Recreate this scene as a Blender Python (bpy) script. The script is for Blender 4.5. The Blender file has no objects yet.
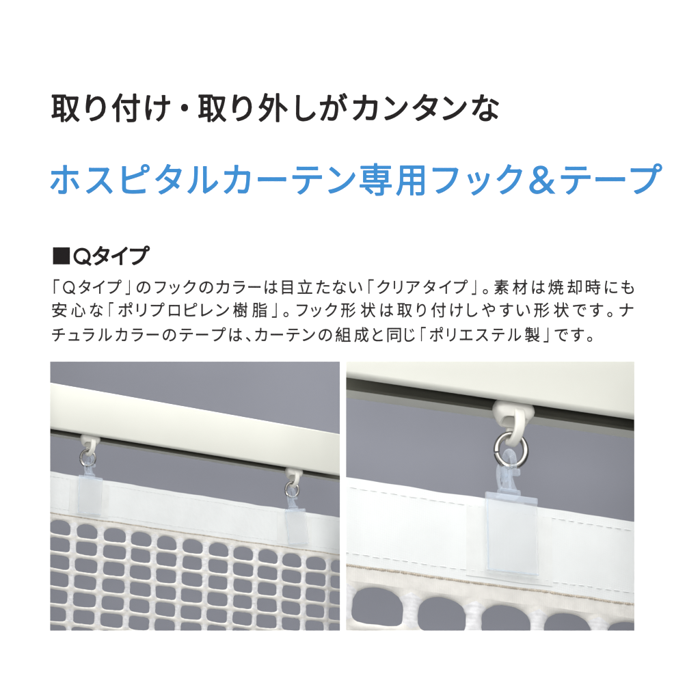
import bpy, bmesh, math, random
from mathutils import Vector, Matrix, noise

# ------------------------------------------------------------------ camera, world, lamps, exposure
# 1 picture unit of the 700 x 700 page = 1 mm.  The page stands upright in the plane y = 0,
# the camera looks along +Y from two metres away; the curtain sets hang behind its two openings.
scene = bpy.context.scene
S = 0.001
DIST = 2000.0

cam_data = bpy.data.cameras.new('camera')
cam = bpy.data.objects.new('camera', cam_data)
scene.collection.objects.link(cam)
cam.location = (0, -DIST * S, 0)
cam.rotation_euler = (math.radians(90), 0, 0)
cam_data.sensor_width = 36.0
cam_data.lens = 36.0 * DIST / 700.0
cam_data.clip_start = 0.05
cam_data.clip_end = 50
scene.camera = cam

world = bpy.data.worlds.new('World')
scene.world = world
world.use_nodes = True
bgn = world.node_tree.nodes['Background']
bgn.inputs['Color'].default_value = (0.93, 0.96, 1.0, 1)
bgn.inputs['Strength'].default_value = 0.10


def area(name, loc, target, sx, sy, watts, colour):
    l = bpy.data.lights.new(name, 'AREA')
    l.shape = 'RECTANGLE'
    l.size, l.size_y = sx, sy
    l.energy = watts
    l.color = colour
    o = bpy.data.objects.new(name, l)
    scene.collection.objects.link(o)
    o.location = loc
    d = Vector(target) - Vector(loc)
    o.rotation_euler = d.to_track_quat('-Z', 'Y').to_euler()
    return o


area('page_lamp', (0, -1.45, 4.3), (0, 0, 0), 0.5, 0.5, 700.0, (1.0, 0.995, 0.985))
area('camera_fill', (0, -2.06, 0.16), (0, 0, 0), 0.26, 0.22, 16.5, (1.0, 0.995, 0.985))  # fill added at the camera to light the curtain sets from the front
area('fill_lamp', (0.04, 0.11, 0.22), (0.04, 0.34, -0.14), 1.5, 0.20, 2.1, (1.0, 0.99, 0.975))  # unseen fill added behind the page, just above the openings
area('curtain_fill', (0.05, 0.20, 0.64), (0.05, 0.28, -0.16), 1.5, 0.32, 4.0, (1.0, 0.99, 0.97))  # unseen fill added overhead for the rails and tapes
area('wall_fill', (0.0, 0.64, 0.78), (0.0, 1.15, -0.85), 1.6, 0.2, 17.5, (1.0, 0.995, 0.985))  # unseen fill added above to brighten the wall
area('low_wall_fill', (0.0, 0.70, -1.05), (0.0, 1.15, -0.42), 1.6, 0.2, 4.0, (1.0, 0.995, 0.985))  # unseen fill added below to lift the lower part of the wall

vs = scene.view_settings
vs.view_transform = 'Standard'
vs.look = 'None'
vs.exposure = 0.0
vs.gamma = 1.0
scene.cycles.max_bounces = 12
scene.cycles.transmission_bounces = 10
scene.cycles.transparent_max_bounces = 16
scene.cycles.sample_clamp_indirect = 6.0
scene.cycles.use_denoising = True

COL = scene.collection
rnd = random.Random(5)


# ------------------------------------------------------------------ materials
def lin(r, g, b):
    f = lambda c: (c / 255.0) / 12.92 if c <= 10 else (((c / 255.0) + 0.055) / 1.055) ** 2.4
    return (f(r), f(g), f(b), 1.0)


def mat(name, colour, rough=0.6, metal=0.0, spec=0.5, noise_scale=None, noise_amt=0.0, bump=None,
        transmission=0.0, ior=1.45, sheen=0.0, tint=None):
    m = bpy.data.materials.new(name)
    m.use_nodes = True
    nt = m.node_tree
    p = nt.nodes['Principled BSDF']
    p.inputs['Roughness'].default_value = rough
    p.inputs['Metallic'].default_value = metal
    p.inputs['Specular IOR Level'].default_value = spec
    p.inputs['Transmission Weight'].default_value = transmission
    p.inputs['IOR'].default_value = ior
    p.inputs['Sheen Weight'].default_value = sheen
    p.inputs['Base Color'].default_value = colour
    tc = nt.nodes.new('ShaderNodeTexCoord')
    if noise_scale:
        n = nt.nodes.new('ShaderNodeTexNoise')
        n.inputs['Scale'].default_value = noise_scale
        n.inputs['Detail'].default_value = 4
        nt.links.new(tc.outputs['Object'], n.inputs['Vector'])
        mx = nt.nodes.new('ShaderNodeMix')
        mx.data_type = 'RGBA'
        c2 = tint if tint else tuple(c * (1 - noise_amt) for c in colour[:3]) + (1,)
        mx.inputs['A'].default_value = colour
        mx.inputs['B'].default_value = c2
        rp = nt.nodes.new('ShaderNodeMapRange')
        rp.inputs['From Min'].default_value = 0.35
        rp.inputs['From Max'].default_value = 0.65
        nt.links.new(n.outputs['Fac'], rp.inputs['Value'])
        nt.links.new(rp.outputs['Result'], mx.inputs['Factor'])
        nt.links.new(mx.outputs['Result'], p.inputs['Base Color'])
    if bump:
        h = None
        for kind, scale, strength, dist in bump:
            if kind == 'noise':
                t = nt.nodes.new('ShaderNodeTexNoise')
                t.inputs['Scale'].default_value = scale
                t.inputs['Detail'].default_value = 3
                out = t.outputs['Fac']
            else:
                t = nt.nodes.new('ShaderNodeTexWave')
                t.wave_type = 'BANDS'
                t.bands_direction = kind[-1]
                t.inputs['Scale'].default_value = scale
                t.inputs['Distortion'].default_value = 1.2
                t.inputs['Detail'].default_value = 1
                t.inputs['Detail Scale'].default_value = 2
                out = t.outputs['Fac']
            nt.links.new(tc.outputs['Object'], t.inputs['Vector'])
            b = nt.nodes.new('ShaderNodeBump')
            b.inputs['Strength'].default_value = strength
            b.inputs['Distance'].default_value = dist
            nt.links.new(out, b.inputs['Height'])
            if h:
                nt.links.new(h.outputs['Normal'], b.inputs['Normal'])
            h = b
        nt.links.new(h.outputs['Normal'], p.inputs['Normal'])
    return m


M_PAGE = mat('white_paper', (0.90, 0.90, 0.90, 1), 0.85, spec=0.1)
M_BLACK = mat('black_ink', lin(20, 16, 17), 0.7, spec=0.1)
M_GREY = mat('soft_black_ink', lin(34, 31, 32), 0.7, spec=0.1)
M_BLUE = mat('blue_ink', lin(44, 112, 168), 0.7, spec=0.1)
M_WALL = mat('grey_wall_paint', (0.262, 0.270, 0.310, 1), 0.9, spec=0.1, noise_scale=2.2, noise_amt=0.13)
M_SLOT_SHADE = mat('painted_slot_shade', (0.13, 0.13, 0.105, 1), 0.7, spec=0.2)  # dark colour standing for the shade inside the rail's slot
M_RAIL = mat('cream_coated_metal', (0.69, 0.695, 0.632, 1), 0.42, spec=0.35, noise_scale=14.0, noise_amt=0.025,
             bump=[('noise', 900, 0.03, 0.0005)])
M_RUN = mat('cream_plastic', (0.80, 0.79, 0.73, 1), 0.4, spec=0.5, noise_scale=90.0, noise_amt=0.05)
M_STEEL = mat('polished_steel', (0.47, 0.455, 0.43, 1), 0.22, metal=1.0, noise_scale=200, noise_amt=0.15)


def clear_plastic(name, body, through):
    m = mat(name, body, 0.09, spec=0.6)
    nt = m.node_tree
    p = nt.nodes['Principled BSDF']
    out = nt.nodes['Material Output']
    tr = nt.nodes.new('ShaderNodeBsdfTransparent')
    tr.inputs['Color'].default_value = through
    lw = nt.nodes.new('ShaderNodeLayerWeight')
    lw.inputs['Blend'].default_value = 0.35
    mr = nt.nodes.new('ShaderNodeMapRange')
    mr.inputs['To Min'].default_value = 0.09
    mr.inputs['To Max'].default_value = 0.75
    mx = nt.nodes.new('ShaderNodeMixShader')
    nt.links.new(lw.outputs['Facing'], mr.inputs['Value'])
    nt.links.new(mr.outputs['Result'], mx.inputs['Fac'])
    nt.links.new(tr.outputs['BSDF'], mx.inputs[1])
    nt.links.new(p.outputs['BSDF'], mx.inputs[2])
    nt.links.new(mx.outputs['Shader'], out.inputs['Surface'])
    return m


M_CLEAR = clear_plastic('clear_plastic', (0.97, 0.975, 0.98, 1), (0.988, 0.993, 1.0, 1))
M_TINT = clear_plastic('blue_clear_plastic', (0.87, 0.93, 1.0, 1), (0.955, 0.977, 1.0, 1))
M_TAPE = mat('white_polyester_tape', (0.82, 0.842, 0.838, 1), 0.85, spec=0.1, sheen=0.2, noise_scale=60.0, noise_amt=0.02,
             bump=[('waveX', 520, 0.2, 0.0003), ('waveZ', 520, 0.2, 0.0003), ('noise', 45, 0.25, 0.003)])
M_POCK = mat('sheer_pocket_cloth', (0.815, 0.832, 0.82, 1), 0.85, spec=0.1, noise_scale=70.0, noise_amt=0.06,
             bump=[('waveX', 620, 0.25, 0.0004), ('noise', 120, 0.3, 0.001)])
M_STITCH = mat('grey_stitching', (0.81, 0.83, 0.83, 1), 0.9, spec=0.1)
M_SEAM = mat('shaded_seam_thread', (0.60, 0.535, 0.445, 1), 0.9, spec=0.1, noise_scale=300, noise_amt=0.3)  # overlock thread, browned by painted shade from the tape's lower edge
M_CORD = mat('cream_knitted_cord', (0.82, 0.80, 0.755, 1), 0.9, spec=0.1, sheen=0.2, noise_scale=120.0, noise_amt=0.10,
             bump=[('waveX', 260, 0.16, 0.0005), ('noise', 420, 0.45, 0.0008)])
M_CORD2 = mat('white_braided_cord', (0.86, 0.86, 0.875, 1), 0.9, spec=0.1, sheen=0.2, noise_scale=260.0, noise_amt=0.16,
              bump=[('waveZ', 150, 0.15, 0.0006), ('noise', 330, 0.6, 0.0010)])


# ------------------------------------------------------------------ object helpers
def link_mesh(name, bm, mats, parent=None, smooth=True):
    bmesh.ops.recalc_face_normals(bm, faces=bm.faces)
    me = bpy.data.meshes.new(name)
    bm.to_mesh(me)
    bm.free()
    for m in (mats if isinstance(mats, (list, tuple)) else [mats]):
        me.materials.append(m)
    if smooth:
        for p in me.polygons:
            p.use_smooth = True
        me.set_sharp_from_angle(angle=math.radians(38))
    o = bpy.data.objects.new(name, me)
    COL.objects.link(o)
    o.parent = parent
    return o


def describe(o, label, cat, group=None):
    o['label'] = label
    o['category'] = cat
    if group:
        o['group'] = group
    return o


def empty(name, matrix):
    o = bpy.data.objects.new(name, None)
    COL.objects.link(o)
    o.empty_display_size = 0.01
    o.matrix_world = matrix
    return o


def copy_tree(o, parent=None):
    c = o.copy()
    COL.objects.link(c)
    c.parent = parent
    for ch in o.children:
        copy_tree(ch, c)
    return c


def box(bm, x0, x1, y0, y1, z0, z1, bev=0.0, seg=2):
    g = bmesh.ops.create_cube(bm, size=1.0)
    for v in g['verts']:
        v.co = Vector(((x0 + x1) / 2 + v.co.x * (x1 - x0), (y0 + y1) / 2 + v.co.y * (y1 - y0),
                       (z0 + z1) / 2 + v.co.z * (z1 - z0))) * S
    if bev:
        es = list({e for v in g['verts'] for e in v.link_edges})
        bmesh.ops.bevel(bm, geom=es, offset=bev * S, segments=seg, profile=0.5, affect='EDGES')


def spline(pts, n):
    """Catmull-Rom through pts (tuples of any length)."""
    P = [pts[0]] + list(pts) + [pts[-1]]
    out = []
    for i in range(1, len(P) - 2):
        for k in range(n):
            t = k / n
            out.append(tuple(0.5 * (2 * b + (c - a) * t + (2 * a - 5 * b + 4 * c - d) * t * t + (3 * b - a - 3 * c + d) * t ** 3)
                             for a, b, c, d in zip(P[i - 1], P[i], P[i + 1], P[i + 2])))
    out.append(tuple(pts[-1]))
    return out


def sweep(bm, path, section, closed=False):
    """Sweep section(i) -> list of (a, b) along path; a is along the frame's side, b along its normal."""
    n = len(path)
    P = [Vector(p[:3]) for p in path]
    rings = []
    side = None
    for i in range(n):
        t = (P[min(i + 1, n - 1)] - P[max(i - 1, 0)]).normalized()
        if side is None:
            side = Vector((1, 0, 0))
            if abs(side.dot(t)) > 0.9:
                side = Vector((0, 1, 0))
        side = (side - t * side.dot(t)).normalized()
        nor = t.cross(side)
        rings.append([bm.verts.new((P[i] + side * a + nor * b) * S) for a, b in section(i)])
    m = len(rings[0])
    for i in range(n - 1):
        for k in range(m):
            bm.faces.new((rings[i][k], rings[i][(k + 1) % m], rings[i + 1][(k + 1) % m], rings[i + 1][k]))
    bm.faces.new(rings[0][::-1])
    bm.faces.new(rings[-1])


def circle(r, n=12, sq=1.0):
    return [(r * math.cos(2 * math.pi * k / n), sq * r * math.sin(2 * math.pi * k / n)) for k in range(n)]


def rrect(w, h, r, n=4):
    out = []
    for cx, cy, a0 in ((w / 2 - r, h / 2 - r, 0), (-w / 2 + r, h / 2 - r, 90), (-w / 2 + r, -h / 2 + r, 180), (w / 2 - r, -h / 2 + r, 270)):
        for k in range(n + 1):
            a = math.radians(a0 + 90 * k / n)
            out.append((cx + r * math.cos(a), cy + r * math.sin(a)))
    return out


def prism_xz(bm, outline, y0, y1, bev=0.0):
    """Extrude an outline of (x, z) from y0 to y1."""
    a = [bm.verts.new((x * S, y0 * S, z * S)) for x, z in outline]
    b = [bm.verts.new((x * S, y1 * S, z * S)) for x, z in outline]
    n = len(a)
    fs = [bm.faces.new(a), bm.faces.new(b[::-1])]
    for k in range(n):
        fs.append(bm.faces.new((a[k], b[k], b[(k + 1) % n], a[(k + 1) % n])))
    if bev:
        es = list({e for f in fs[:2] for e in f.edges})
        bmesh.ops.bevel(bm, geom=es, offset=bev * S, segments=2, profile=0.5, affect='EDGES')


# ------------------------------------------------------------------ the setting behind the page
def struct(name, bm, m):
    o = link_mesh(name, bm, m, smooth=False)
    o['kind'] = 'structure'
    return o


WALL_Y = 1150
bm = bmesh.new()
box(bm, -1500, 1500, WALL_Y, WALL_Y + 20, -900, 1000)
struct('wall', bm, M_WALL)
bm = bmesh.new()
box(bm, -1500, 1500, 2, WALL_Y - 1, 880, 896)
struct('light_block_board', bm, M_WALL)  # unseen board added to keep the page lamp's spill off the sets

# ------------------------------------------------------------------ the printed page with its two openings
page = empty('catalogue_page', Matrix.Translation((0, 0, -0.52)))
describe(page, 'white catalogue page printed with black and blue Japanese lettering and cut with two picture openings', 'printed page')
BASE = 520.0


def P2(px, py):                        # page position of a point on the sheet, local to the page
    return px - 350.0, 350.0 - py + BASE


bm = bmesh.new()
xs = [-620, -300, -10, -4, 284.5, 620]
zs = [-520, -281, -11.5, 900]
holes = {(1, 1), (3, 1)}
grid = {}
for y in (0.0, 0.8):
    for i, x in enumerate(xs):
        for j, z in enumerate(zs):
            grid[i, j, y] = bm.verts.new((x * S, y * S, (z + BASE) * S))
solid = {(i, j) for i in range(5) for j in range(3)} - holes
for (i, j) in solid:
    for y in (0.0, 0.8):
        bm.faces.new([grid[i, j, y], grid[i + 1, j, y], grid[i + 1, j + 1, y], grid[i, j + 1, y]])
    for di, dj, a, b in ((-1, 0, (0, 0), (0, 1)), (1, 0, (1, 0), (1, 1)), (0, -1, (0, 0), (1, 0)), (0, 1, (0, 1), (1, 1))):
        if (i + di, j + dj) not in solid:
            p, q = (i + a[0], j + a[1]), (i + b[0], j + b[1])
            bm.faces.new([grid[p + (0.0,)], grid[q + (0.0,)], grid[q + (0.8,)], grid[p + (0.8,)]])
link_mesh('sheet', bm, M_PAGE, page, smooth=False)


# lettering: every character is outlined by the built-in font and set at its own place on its line
cu = bpy.data.curves.new('glyph', 'FONT')
cu.resolution_u = 5
go = bpy.data.objects.new('glyph', cu)
COL.objects.link(go)
CACHE = {}


def glyph(ch, off):
    if (ch, off) not in CACHE:
        cu.body = ch
        cu.offset = off
        bpy.context.view_layer.update()
        me = bpy.data.meshes.new_from_object(go.evaluated_get(bpy.context.evaluated_depsgraph_get()))
        CACHE[ch, off] = ([v.co.copy() for v in me.vertices], [tuple(p.vertices) for p in me.polygons])
        bpy.data.meshes.remove(me)
    return CACHE[ch, off]


def print_line(name, items, centre_y, em, ink, bold, label=None, squeeze=(0.93, 1.07)):
    """items: (character, left, right) of its ink in page units; centre_y: middle of the line's tall characters;
    bold: how far the ink spreads round each outline."""
    bm = bmesh.new()
    steps = 10
    spread = [(0.0, 0.0)] + [(bold * math.cos(2 * math.pi * k / steps), bold * math.sin(2 * math.pi * k / steps)) for k in range(steps)]

    def lay(verts, faces, thin=1.0):
        for q, (ox, oz) in enumerate(spread):
            nv = [bm.verts.new(((x + ox * thin) * S, (-0.04 - 0.004 * q) * S, (z + oz * thin) * S)) for x, z in verts]
            for f in faces:
                try:
                    bm.faces.new([nv[k] for k in f])
                except ValueError:
                    pass

    for it in items:
        ch, l, r = it[:3]
        if ch == '■':
            x0, z0 = P2(l, it[4])
            x1, z1 = P2(r, it[3])
            bm.faces.new([bm.verts.new((x * S, -0.04 * S, z * S)) for x, z in ((x0, z0), (x1, z0), (x1, z1), (x0, z1))])
            continue
        if ch == 'Q':                  # a round bowl and a short straight tail
            x0, z0 = P2(l, it[4])
            x1, z1 = P2(r, it[3])
            w = it[5]
            cx, cz = (x0 + x1) / 2 - 0.01 * (x1 - x0), (z0 + z1) / 2 + 0.02 * (z1 - z0)
            a, b = (x1 - x0) * 0.49, (z1 - z0) * 0.48
            n = 48
            vs_ = []
            for k in range(n):
                c_, s_ = math.cos(2 * math.pi * k / n), math.sin(2 * math.pi * k / n)
                vs_ += [(cx + a * c_, cz + b * s_), (cx + (a - w) * c_, cz + (b - w) * s_)]
            fs_ = [(2 * k, (2 * k + 2) % (2 * n), (2 * k + 3) % (2 * n), 2 * k + 1) for k in range(n)]
            lay(vs_, fs_, 0.0)
            p, q = Vector((cx + 0.10 * a, cz - 0.42 * b)), Vector((x1 - 0.02 * a, z0 + 0.05 * b))
            d = (q - p).normalized() * w / 2
            e = Vector((-d.y, d.x))
            nv = [bm.verts.new((t.x * S, -0.09 * S, t.y * S)) for t in (p + e, p - e, q - e, q + e)]
            bm.faces.new(nv)
            continue
        vs_, fs_ = glyph(ch, 0.0)
        gx0, gx1 = min(v.x for v in vs_), max(v.x for v in vs_)
        gy0, gy1 = min(v.y for v in vs_), max(v.y for v in vs_)
        sz = em
        sx = em * min(max((r - l - 2 * bold) / ((gx1 - gx0) * em), squeeze[0]), squeeze[1])
        thin = 1.0
        if len(it) > 3:                # its own ink top and bottom
            thin = 0.2 if ch == '&' else 0.3
            sx = (r - l) / (gx1 - gx0)
            sz = (it[4] - it[3]) / (gy1 - gy0)
            base = P2(0, (it[3] + it[4]) / 2)[1] - sz * (gy0 + gy1) / 2
        else:
            base = P2(0, centre_y)[1] - 0.357 * em
        xc = P2((l + r) / 2, 0)[0]
        lay([(xc + (v.x - (gx0 + gx1) / 2) * sx, base + v.y * sz) for v in vs_], fs_, thin)
    for f in bm.faces:                 # every face of the print looks at the reader
        f.normal_update()
        if f.normal.y > 0:
            f.normal_flip()
    me = bpy.data.meshes.new(name)
    bm.to_mesh(me)
    bm.free()
    me.materials.append(ink)
    o = bpy.data.objects.new(name, me)
    COL.objects.link(o)
    o.parent = page
    if label:
        o['label'] = label
    return o


def ink(chars, base, scale, spans):
    return [(c, base + a / scale, base + b / scale) for c, (a, b) in zip(chars, spans)]


T1 = (ink('取り付け・取り', 45, 2.9167, [(18, 102), (118, 178), (194, 278), (292, 366), (398, 416), (446, 530), (546, 604)])
      + [('外', 258.3, 288.0)]
      + ink('しがカンタンな', 275, 2.9167, [(62, 118), (130, 212), (226, 300), (318, 388), (400, 476), (488, 560), (574, 654)]))
print_line('headline', T1, 108.3, 30.4, M_BLACK, 0.78, 'black large headline')

T2 = (ink('ホスピタルカ', 45, 3.1818, [(16, 110), (130, 216), (244, 334), (350, 436), (452, 552), (568, 654)])
      + ink('ーテン専用フ', 250, 3.1818, [(24, 116), (134, 230), (248, 336), (348, 452), (464, 556), (580, 664)])
      + ink('ック', 450, 3.1818, [(56, 126), (148, 230)])
      + [('&', 529.2, 555.6, 165.5, 194.0)]
      + ink('テープ', 450, 3.1818, [(352, 448), (462, 558), (574, 676)]))
print_line('headline', T2, 180.1, 34.5, M_BLUE, 0.68, 'blue large headline')

T3 = ([('■', 52.8, 70.1, 247.1, 264.5), ('Q', 73.3, 91.2, 247.6, 265.4, 3.0)]
      + ink('タイプ', 45, 4.375, [(206, 284), (292, 360), (370, 460)]))
print_line('section_heading', T3, 256.2, 21.4, M_BLACK, 0.75)

B = 4.375
L1 = (ink('「', 45, B, [(38, 64)]) + [('Q', 62.8, 75.2, 280.6, 294.4, 1.8)]
      + ink('タイプ」のフック', 45, B, [(148, 198), (208, 262), (274, 336), (352, 372), (400, 462), (480, 530), (544, 590), (604, 660)])
      + ink('のカラーは目立たな', 195, B, [(18, 80), (92, 150), (166, 220), (232, 288), (304, 362), (380, 428), (448, 514), (530, 590), (602, 662)])
      + ink('い「クリアタイプ」。', 345, B, [(18, 76), (102, 126), (140, 196), (212, 252), (268, 328), (342, 396), (412, 464), (476, 538), (554, 574), (602, 626)])
      + ink('素材は焼却時にも', 490, B, [(18, 82), (98, 164), (184, 240), (254, 322), (338, 402), (418, 484), (502, 558), (574, 630)]))
L2 = (ink('安心な「ポリプロ', 45, B, [(30, 96), (114, 178), (196, 254), (280, 300), (320, 384), (400, 444), (462, 524), (542, 590)])
      + [('ピ', 184.4, 197.4)]
      + ink('レン樹脂」。フック形', 195, B, [(26, 78), (92, 150), (166, 230), (250, 316), (336, 358), (386, 410), (444, 494), (508, 552), (568, 622), (638, 703)])
      + ink('状は取り付けしや', 345, B, [(68, 134), (156, 210), (228, 294), (314, 354), (376, 442), (460, 516), (536, 578), (600, 656)])
      + ink('すい形状です。ナ', 490, B, [(42, 102), (116, 176), (192, 260), (278, 346), (362, 422), (436, 496), (512, 536), (566, 628)]))
L3 = (ink('チュラルカラーのテ', 45, B, [(30, 88), (104, 150), (166, 216), (232, 294), (308, 360), (378, 430), (444, 498), (514, 574), (588, 648)])
      + ink('ープは、カーテンの組', 195, B, [(4, 58), (74, 136), (150, 206), (222, 244), (262, 316), (330, 386), (400, 458), (470, 526), (540, 600), (614, 682)])
      + ink('成と同じ「ポリエステ', 345, B, [(40, 104), (122, 164), (184, 246), (260, 306), (332, 354), (370, 430), (446, 484), (502, 558), (572, 626), (642, 698)])
      + ink('ル製」です。', 490, B, [(78, 136), (152, 218), (234, 256), (282, 342), (354, 412), (424, 448)]))
for line, cy in ((L1, 287.3), (L2, 310.2), (L3, 334.9)):
    # the corner brackets are as tall as the line
    line = [(c[0], c[1], c[2], cy - (8.2 if c[0] == '「' else 7.4), cy + (6.4 if c[0] == '「' else 7.6)) if c[0] in '「」' else c for c in line]
    print_line('paragraph_line', line, cy, 16.2, M_GREY, 0.28)
bpy.data.objects.remove(go)
bpy.data.curves.remove(cu)


# ------------------------------------------------------------------ frames of the two curtain sets
# local axes of a set: x along the rail, y away from the viewer, z up along the hanging curtain
def set_frame(dirx, dirz, anchor, depth, f):
    """The rail runs along (dirx, 2000 away, -dirz); anchor: where the set's origin stands."""
    U = Vector((dirx, DIST, -dirz)).normalized()
    Z = Vector((0, dirz / DIST, 1)).normalized()          # the set hangs tilted: seen a little from below
    N = Z.cross(U)
    k = (DIST + depth) / DIST
    m = Matrix(((U.x, N.x, Z.x), (U.y, N.y, Z.y), (U.z, N.z, Z.z))).to_4x4() @ Matrix.Scale(f, 4)
    m.translation = Vector(((anchor[0] - 350) * k * S, depth * S, -(anchor[1] - 350) * k * S))
    return m


SET_L = set_frame(2700, 566, (195, 495), 260.0, 0.9826)
SET_R = set_frame(5000, 760, (490, 500), 420.1, 2.315)


def at(frame, x, y, z, ry=0.0, rz=0.0):
    return frame @ Matrix.Translation((x * S, y * S, z * S)) @ Matrix.Rotation(math.radians(ry), 4, 'Y') @ Matrix.Rotation(math.radians(rz), 4, 'Z')


def cut(bm, matrix, x, keep_less):
    """Trim a mesh against the partition board (a plane of constant world x)."""
    inv = matrix.inverted()
    co = inv @ Vector((x * S, 0, 0))
    no = (matrix.to_3x3().transposed() @ Vector((1, 0, 0))).normalized()
    r = bmesh.ops.bisect_plane(bm, geom=list(bm.verts) + list(bm.edges) + list(bm.faces), plane_co=co, plane_no=no,
                               clear_outer=keep_less, clear_inner=not keep_less)
    edges = [e for e in r['geom_cut'] if isinstance(e, bmesh.types.BMEdge) and len(e.link_faces) == 1]
    bmesh.ops.holes_fill(bm, edges=edges, sides=0)


# ------------------------------------------------------------------ curtain rails
def arc(cy, cz, r, a0, a1, n=6):
    return [(cy + r * math.cos(math.radians(a0 + (a1 - a0) * k / n)), cz + r * math.sin(math.radians(a0 + (a1 - a0) * k / n))) for k in range(n + 1)]


def rail(frame, x0, x1, z, side, label):
    m = at(frame, x0, 0, z)
    bm = bmesh.new()
    H = 53.0
    prof = ([(-10.0, 1.6)] + arc(-13 + 2.8, 4.4, 2.8, 270, 180)
            + arc(-13 + 2, H - 2, 2, 180, 90, 4) + arc(15.5 - 2, H - 2, 2, 90, 0, 4)
            + arc(15.5 - 1.2, 1.2, 1.2, 0, -90, 3) + [(3.0, 0.0), (3.0, 1.6), (13.7, 2.2), (13.7, H - 2), (-11.2, H - 2), (-11.2, 5.4), (-10.0, 3.0)])
    n = 40
    rows = []
    for i in range(n + 1):
        x = (x1 - x0) * i / n
        rows.append([bm.verts.new((x * S, y * S, zz * S)) for y, zz in prof])
    k = len(prof)
    for i in range(n):
        for j in range(k):
            f = bm.faces.new((rows[i][j], rows[i][(j + 1) % k], rows[i + 1][(j + 1) % k], rows[i + 1][j]))
            f.material_index = 1 if j >= k - 7 and j < k - 1 else 0      # shade of the open slot, painted dark on its inner faces
    bm.faces.new(rows[0])
    bm.faces.new(rows[-1])
    cut(bm, m, *side)
    o = link_mesh('curtain_rail', bm, [M_RAIL, M_SLOT_SHADE])
    o.matrix_world = m
    describe(o, label, 'curtain rail', 'curtain rails')
    return o


LEFT = (-8.6, True)
RIGHT = (-5.6, False)
rail(SET_L, -240, 262, 45.8, LEFT, 'cream curtain rail carrying two small gliders, in the left picture')
rail(SET_R, -130, 165, 50.9, RIGHT, 'large cream curtain rail with one glider and a dark open slot, in the right picture')


# ------------------------------------------------------------------ gliders (origin: middle of the slot at the rail's underside)
def make_runner():
    root = empty('curtain_glider', Matrix.Identity(4))
    bm = bmesh.new()
    # body: a tapering hollow cup seen from below, wider at the slot
    prof = [(4.0, 9.8, 5.6), (1.0, 11.3, 6.2), (-1.2, 11.6, 6.4), (-3.6, 10.9, 6.2), (-6.0, 9.4, 5.8), (-7.6, 7.9, 5.2)]
    shell = [(z, hx, hy) for z, hx, hy in prof] + [(-7.4, 6.6, 4.0), (-4.5, 7.2, 4.2), (-1.0, 7.4, 4.2)]
    allr = []
    for z, hx, hy in shell:
        ring = []
        for kk in range(28):
            a = 2 * math.pi * kk / 28
            ca, sa = math.cos(a), math.sin(a)
            r = (abs(ca) ** 4.2 + abs(sa) ** 4.2) ** (-1 / 4.2)
            lift = max(0.0, -z - 2.0) * (-0.36 * sa * r + 0.06)      # the mouth of the cup is cut higher at the front
            ring.append(bm.verts.new((ca * r * hx * S, (sa * r * hy * 0.80 - 2.4) * S, (z + lift) * S)))
        allr.append(ring)
    for i in range(len(allr) - 1):
        for kk in range(28):
            bm.faces.new((allr[i][kk], allr[i][(kk + 1) % 28], allr[i + 1][(kk + 1) % 28], allr[i + 1][kk]))
    bm.faces.new(allr[0])
    bm.faces.new(allr[-1])
    link_mesh('body', bm, M_RUN, root)
    # strap: down the front, round under the ring and up into the body
    bm = bmesh.new()
    path = spline([(0.9, -5.9, -1.0), (0.9, -7.4, -4.0), (0.7, -7.9, -9.0), (0.2, -6.8, -14.0), (-0.6, -3.8, -17.8), (-0.8, 0.0, -18.6),
                   (-0.4, 2.8, -16.0), (0.8, 3.2, -11.0), (0.8, 3.0, -6.0)], 5)
    N_ = len(path)
    sweep(bm, path, lambda i: rrect(6.4 - 1.2 * min(1, i / (N_ * 0.55)), 3.0, 1.1, 3))
    link_mesh('strap', bm, M_RUN, root)
    # split ring of steel wire hanging in the strap
    bm = bmesh.new()
    n = 56
    path = []
    cz = -22.2
    for i in range(n + 1):
        a = math.radians(194 + 355.0 * i / n)
        path.append((8.5 * math.cos(a) * 0.92, 0.35 * math.sin(a * 0.5), cz + 8.9 * math.sin(a)))
    P = [Vector(p) for p in path]
    rr = []
    for i in range(n + 1):
        t = (P[min(i + 1, n)] - P[max(i - 1, 0)]).normalized()
        s1 = Vector((0, 1, 0))
        s1 = (s1 - t * s1.dot(t)).normalized()
        s2 = t.cross(s1)
        rr.append([bm.verts.new((P[i] + (s1 * math.cos(b) + s2 * math.sin(b)) * 1.7) * S) for b in [2 * math.pi * k / 12 for k in range(12)]])
    for i in range(n):
        for k in range(12):
            bm.faces.new((rr[i][k], rr[i][(k + 1) % 12], rr[i + 1][(k + 1) % 12], rr[i + 1][k]))
    bm.faces.new(rr[0])
    bm.faces.new(rr[-1])
    ring = link_mesh('ring', bm, M_STEEL, root)
    ring.rotation_euler = (0, math.radians(2), math.radians(-20))
    return root


G_RUN = 'gliders in the curtain rails'
runner = make_runner()
runners = [runner, copy_tree(runner), copy_tree(runner)]
for o, m, lab in zip(runners,
                     (at(SET_L, -141.8, 0, 46.0), at(SET_L, 138.6, 0, 45.8), at(SET_R, 14.2, 0, 51.2)),
                     ('small cream glider with steel ring, nearest the left edge of the left picture',
                      'small cream glider with steel ring above the tilted clear clip',
                      'large cream glider with shiny split ring in the right picture')):
    o.matrix_world = m
    describe(o, lab, 'curtain glider', G_RUN)


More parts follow.
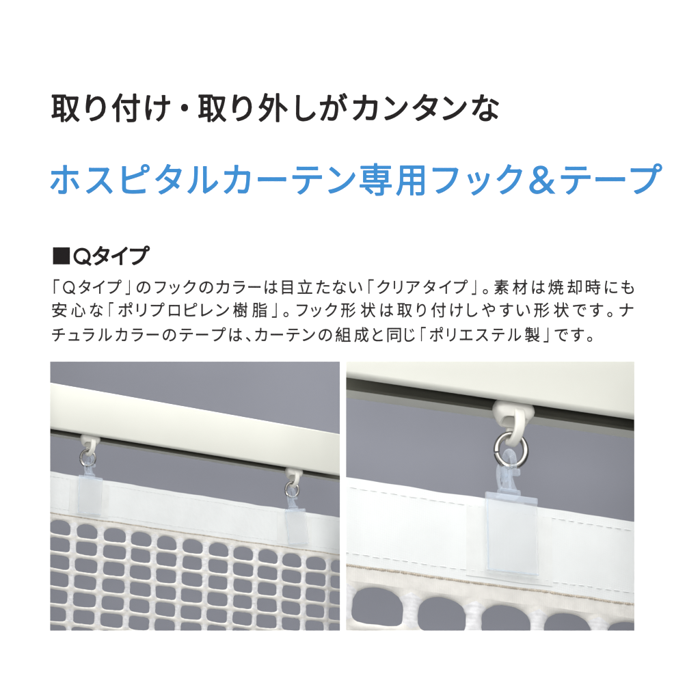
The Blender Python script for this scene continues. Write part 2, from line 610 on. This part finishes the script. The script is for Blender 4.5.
# ------------------------------------------------------------------ clear clips (origin: top of the tape in the middle of the plate)
def make_clip():
    root = empty('curtain_hook', Matrix.Identity(4))
    bm = bmesh.new()
    box(bm, -15.0, 15.0, -4.3, -2.6, -39.0, 3.0, 0.5)
    plate = link_mesh('plate', bm, M_CLEAR, root, smooth=False)
    bm = bmesh.new()
    box(bm, -15.0, 15.0, -5.1, -4.35, -0.4, 2.8, 0.3)            # thicker rim along the plate's top
    box(bm, -14.9, -14.0, -4.7, -4.35, -38.8, -0.5, 0.15)         # and down one side and the foot
    box(bm, -13.9, 14.8, -4.7, -4.35, -38.8, -38.0, 0.15)
    link_mesh('rim', bm, M_TINT, plate, smooth=False)
    bm = bmesh.new()
    box(bm, -11.0, 11.0, 2.2, 3.6, -22.0, 2.2, 0.4)              # tongue behind the tape
    box(bm, -5.4, 5.4, -2.2, 3.4, 2.4, 3.8, 0.4)
    link_mesh('tongue', bm, M_CLEAR, root, smooth=False)
    bm = bmesh.new()
    box(bm, -6.0, 6.0, -3.6, 1.4, 3.0, 6.6, 0.8)                 # shoulder
    neck = spline([(-5.0, 6.0), (-3.6, 8.2), (-2.4, 12.0), (-2.9, 16.0), (-3.6, 18.6), (-1.2, 19.4), (1.6, 18.2), (2.0, 14.0), (3.3, 9.4), (5.0, 6.0)], 3)
    prism_xz(bm, neck, -2.0, 0.6, 0.4)
    blade = spline([(-5.4, 6.6), (-6.5, 12.0), (-6.5, 17.0), (-5.6, 20.0), (-5.0, 16.0), (-4.9, 11.5), (-3.9, 6.6)], 3)
    prism_xz(bm, blade, -1.2, 0.2, 0.15)
    rib = [(-0.5, 6.4), (-0.7, 17.0), (0.3, 17.0), (0.8, 6.4)]
    prism_xz(bm, rib, -2.9, -1.9, 0.2)
    link_mesh('neck', bm, M_TINT, root, smooth=False)
    bm = bmesh.new()
    path = spline([(-0.6, 2.9, 15.0), (-0.5, 3.6, 19.5), (0.2, 3.2, 24.5), (0.6, 0.2, 27.6), (1.2, -3.2, 25.6), (1.8, -3.8, 21.4), (2.2, -2.9, 18.2)], 5)
    sweep(bm, path, lambda i: circle(2.1 - 0.6 * i / len(path), 12, 1.15))
    box(bm, 1.0, 5.6, -4.6, -1.6, 14.2, 18.0, 0.8)               # barb that closes the claw
    box(bm, -2.2, 1.2, 0.6, 3.9, 11.8, 16.0, 0.6)
    link_mesh('claw', bm, M_TINT, root)
    return root


G_CLIP = 'clear hooks clipped to the curtains'
clip = make_clip()
clips = [clip, copy_tree(clip), copy_tree(clip)]
for o, m, lab in zip(clips,
                     (at(SET_L, -140.4, 0, -0.5), at(SET_L, 139.6, 0, -3.0, ry=-9.0), at(SET_R, 10.6, 0, -0.1, ry=0.5)),
                     ('small clear plastic hook hanging straight on the white tape, left picture',
                      'small clear plastic hook hanging tilted on the white tape, near the page middle',
                      'large clear plastic hook with square plate in the right picture')):
    o.matrix_world = m
    describe(o, lab, 'curtain hook', G_CLIP)


# ------------------------------------------------------------------ curtains
FLAT = []                              # where clips hold the cloth flat


def wob(x, z, amp):
    """gentle waves of the hanging cloth"""
    for px in FLAT:
        amp *= 1 - math.exp(-((x - px) / 30.0) ** 4)
    return amp * (noise.noise(Vector((x * 0.011, z * 0.006, 1.7))) * 1.6 + noise.noise(Vector((x * 0.035, z * 0.02, 5.1))) * 0.5)


def make_curtain(frame, x0, x1, rows, top_z, ph, pitch, open_w, phase, rot, amp, side, pockets, label, seed):
    m = at(frame, 0, 0, 0, ry=rot)
    root = empty('mesh_curtain', m)
    describe(root, label, 'curtain', 'net curtains with white heading tape')
    TH = 45.0
    FLAT[:] = pockets

    def finish(name, bm, mats, parent, smooth=True):
        cut(bm, m, *side)
        return link_mesh(name, bm, mats, parent, smooth)

    def sheet(bm, xa, xb, za, zb, yf, yb, nx, nz, edge=0.0):
        """a thin cloth panel that follows the waves; edge rounds its rim"""
        vv = {}
        for s_, y in ((0, yf), (1, yb)):
            for i in range(nx + 1):
                for j in range(nz + 1):
                    x = xa + (xb - xa) * i / nx
                    z = za + (zb - za) * j / nz
                    zz = z + 0.7 * noise.noise(Vector((x * 0.05, z * 0.5, seed)))
                    vv[s_, i, j] = bm.verts.new((x * S, (y + wob(x, z, amp)) * S, zz * S))
        for s_ in (0, 1):
            for i in range(nx):
                for j in range(nz):
                    bm.faces.new((vv[s_, i, j], vv[s_, i + 1, j], vv[s_, i + 1, j + 1], vv[s_, i, j + 1]))
        for i in range(nx):
            for j in (0, nz):
                bm.faces.new((vv[0, i, j], vv[0, i + 1, j], vv[1, i + 1, j], vv[1, i, j]))
        for j in range(nz):
            for i in (0, nx):
                bm.faces.new((vv[0, i, j], vv[0, i, j + 1], vv[1, i, j + 1], vv[1, i, j]))

    nx = int((x1 - x0) / 4)
    bm = bmesh.new()
    sheet(bm, x0, x1, -TH, 0.0, -1.0, 1.0, nx, 12)
    tape = finish('heading_tape', bm, M_TAPE, root)
    # faint running stitches near both edges of the tape
    for z in (-5.0, -39.5):
        bm = bmesh.new()
        x = x0 + 3
        while x < x1 - 6:
            ln = 3.6 + rnd.uniform(-0.5, 0.5)
            zz = z + rnd.uniform(-0.2, 0.2)
            vs0 = []
            for k in range(4):
                xx = x + ln * k / 3
                lift = 0.25 * math.sin(math.pi * k / 3)
                yy = wob(xx, zz, amp) - 1.02 - lift
                vs0.append([bm.verts.new((xx * S, (yy + dy) * S, (zz + dz) * S)) for dy, dz in ((0, -0.28), (-0.15, 0), (0, 0.28))])
            for k in range(3):
                for q in range(2):
                    bm.faces.new((vs0[k][q], vs0[k][q + 1], vs0[k + 1][q + 1], vs0[k + 1][q]))
            x += ln + 1.9 + rnd.uniform(-0.3, 0.3)
        finish('stitching', bm, M_STITCH, tape)
    for px in pockets:
        bm = bmesh.new()
        sheet(bm, px - 25, px + 25, -42.5, -4.5, -1.25, -1.05, 16, 10)
        finish('pocket', bm, M_POCK, tape)
    # overlocked seam under the tape, its tan also standing for the tape edge's shade
    bm = bmesh.new()
    path = []
    nseg = int((x1 - x0) / 0.55)
    for i in range(nseg + 1):
        x = x0 + (x1 - x0) * i / nseg
        path.append((x, wob(x, -TH, amp) - 0.4, -TH - 0.75 + 0.5 * noise.noise(Vector((x * 0.05, -TH * 0.5, seed))) + 0.07 * (-1) ** i))
    P = [Vector(p) for p in path]
    rr = []
    for i, p in enumerate(P):
        r = 0.78 + 0.2 * (-1) ** i + 0.3 * noise.noise(Vector((p.x * 0.4, 0, seed)))
        rr.append([bm.verts.new((p + Vector((0, math.cos(b), math.sin(b))) * r) * S) for b in [2 * math.pi * k / 8 for k in range(8)]])
    for i in range(len(P) - 1):
        for k in range(8):
            bm.faces.new((rr[i][k], rr[i][(k + 1) % 8], rr[i + 1][(k + 1) % 8], rr[i + 1][k]))
    finish('seam', bm, M_SEAM, root)

    # the net: one sheet of cords round rounded openings
    bm = bmesh.new()
    TOPZ, first = top_z, ph + 0.7
    ns = 10
    loops = (0.0, 0.3, 0.58, 0.8, 0.94, 1.0)
    i0 = math.floor((x0 - phase) / pitch)
    i1 = math.ceil((x1 - phase) / pitch)
    bnd = []
    for k in range(ns):
        bnd.append((-1 + 2 * k / ns, -1.0))
    for k in range(ns):
        bnd.append((1.0, -1 + 2 * k / ns))
    for k in range(ns):
        bnd.append((1 - 2 * k / ns, 1.0))
    for k in range(ns):
        bnd.append((-1.0, 1 - 2 * k / ns))

    def place(x, z, y):
        """irregularity of the knitted net"""
        q = Vector((x * 0.045, z * 0.08, seed + 2.0))
        q2 = Vector((x * 0.35, z * 0.4, seed + 9.0))
        dx = 0.9 * noise.noise(q) + 0.35 * noise.noise(q2)
        dz = 0.7 * noise.noise(q + Vector((7, 3, 1))) + 0.30 * noise.noise(q2 + Vector((3, 5, 2)))
        return bm.verts.new(((x + dx) * S, (y + 0.6 + wob(x, z, amp)) * S, (z + dz) * S))

    for r in range(rows):
        for c in range(i0, i1):
            top = TOPZ if r == 0 else TOPZ - first - (r - 1) * ph
            bot = TOPZ - first - r * ph if r else TOPZ - first
            cx = phase + (c + 0.5) * pitch
            cz = (top + bot) / 2
            hw, hh = pitch / 2, (top - bot) / 2
            jig = 1 + 0.05 * rnd.uniform(-1, 1)
            hx = hw * open_w * jig
            up = 0.80 if r == 0 else 0.79
            dn = 0.80
            ox, oz = rnd.uniform(-0.3, 0.3), rnd.uniform(-0.25, 0.25)
            rings = {}
            nb = len(bnd)
            for si, s in enumerate(loops):
                for k, (u, v) in enumerate(bnd):
                    e = (2.15 if r == 0 else 4.4) if v > 0 else 4.6
                    rad = (abs(u) ** e + abs(v) ** e) ** (-1 / e)
                    hxx, hzz = cx + ox + u * rad * hx, cz + oz + v * rad * hh * (up if v > 0 else dn)
                    bx, bz = cx + u * hw, cz + v * hh
                    x, z = bx + (hxx - bx) * s, bz + (hzz - bz) * s
                    vert = abs(u) == 1.0 and abs(v) < 0.85
                    T = 1.7 if vert else 1.45
                    t = T * math.sqrt(max(0, 1 - s * s))
                    if vert:
                        t *= 1 + 0.10 * math.sin(z * 1.3 + 3 * math.sin(c * 3.1 + r)) + 0.25 * noise.noise(Vector((x * 0.5, z * 0.5, seed)))
                        if s < 1 and s > 0.5:
                            x += 0.45 * noise.noise(Vector((c * 3.7 + u, z * 0.45, seed + 4)))
                    rings[si, k, 0] = place(x, z, -t)
                    rings[si, k, 1] = rings[si, k, 0] if s == 1.0 else place(x, z, t)
            for si in range(len(loops) - 1):
                for k in range(nb):
                    k2 = (k + 1) % nb
                    u = (bnd[k][0] + bnd[k2][0]) / 2
                    v = (bnd[k][1] + bnd[k2][1]) / 2
                    mi = 1 if abs(u) > abs(v) and abs(v) < 0.86 else 0
                    for sd in (0, 1):
                        f = bm.faces.new((rings[si, k, sd], rings[si, k2, sd], rings[si + 1, k2, sd], rings[si + 1, k, sd]))
                        f.material_index = mi
    bmesh.ops.remove_doubles(bm, verts=bm.verts, dist=0.00002)
    finish('net', bm, [M_CORD, M_CORD2], root)
    # knitted border strip between the tape and the first row of openings
    bm = bmesh.new()
    sheet(bm, x0, x1, top_z - 0.7, -43.5, -0.85, 1.6, int((x1 - x0) / 2.5), 4)
    finish('border', bm, M_CORD, root)
    return root


make_curtain(SET_L, -240, 262, 10, -49.8, 18.9, 34.75, 0.785, -156.2, 0.55, 2.4, LEFT, (-139.5, 141.0),
             'white taped net curtain hung by two clear hooks, many rows of openings showing, left picture', 3.0)
make_curtain(SET_R, -120, 150, 6, -52.8, 22.6, 36.2, 0.765, -44.6, 1.5, 1.2, RIGHT, (10.8,),
             'close view of white taped net curtain held by one clear hook, right picture', 8.0)
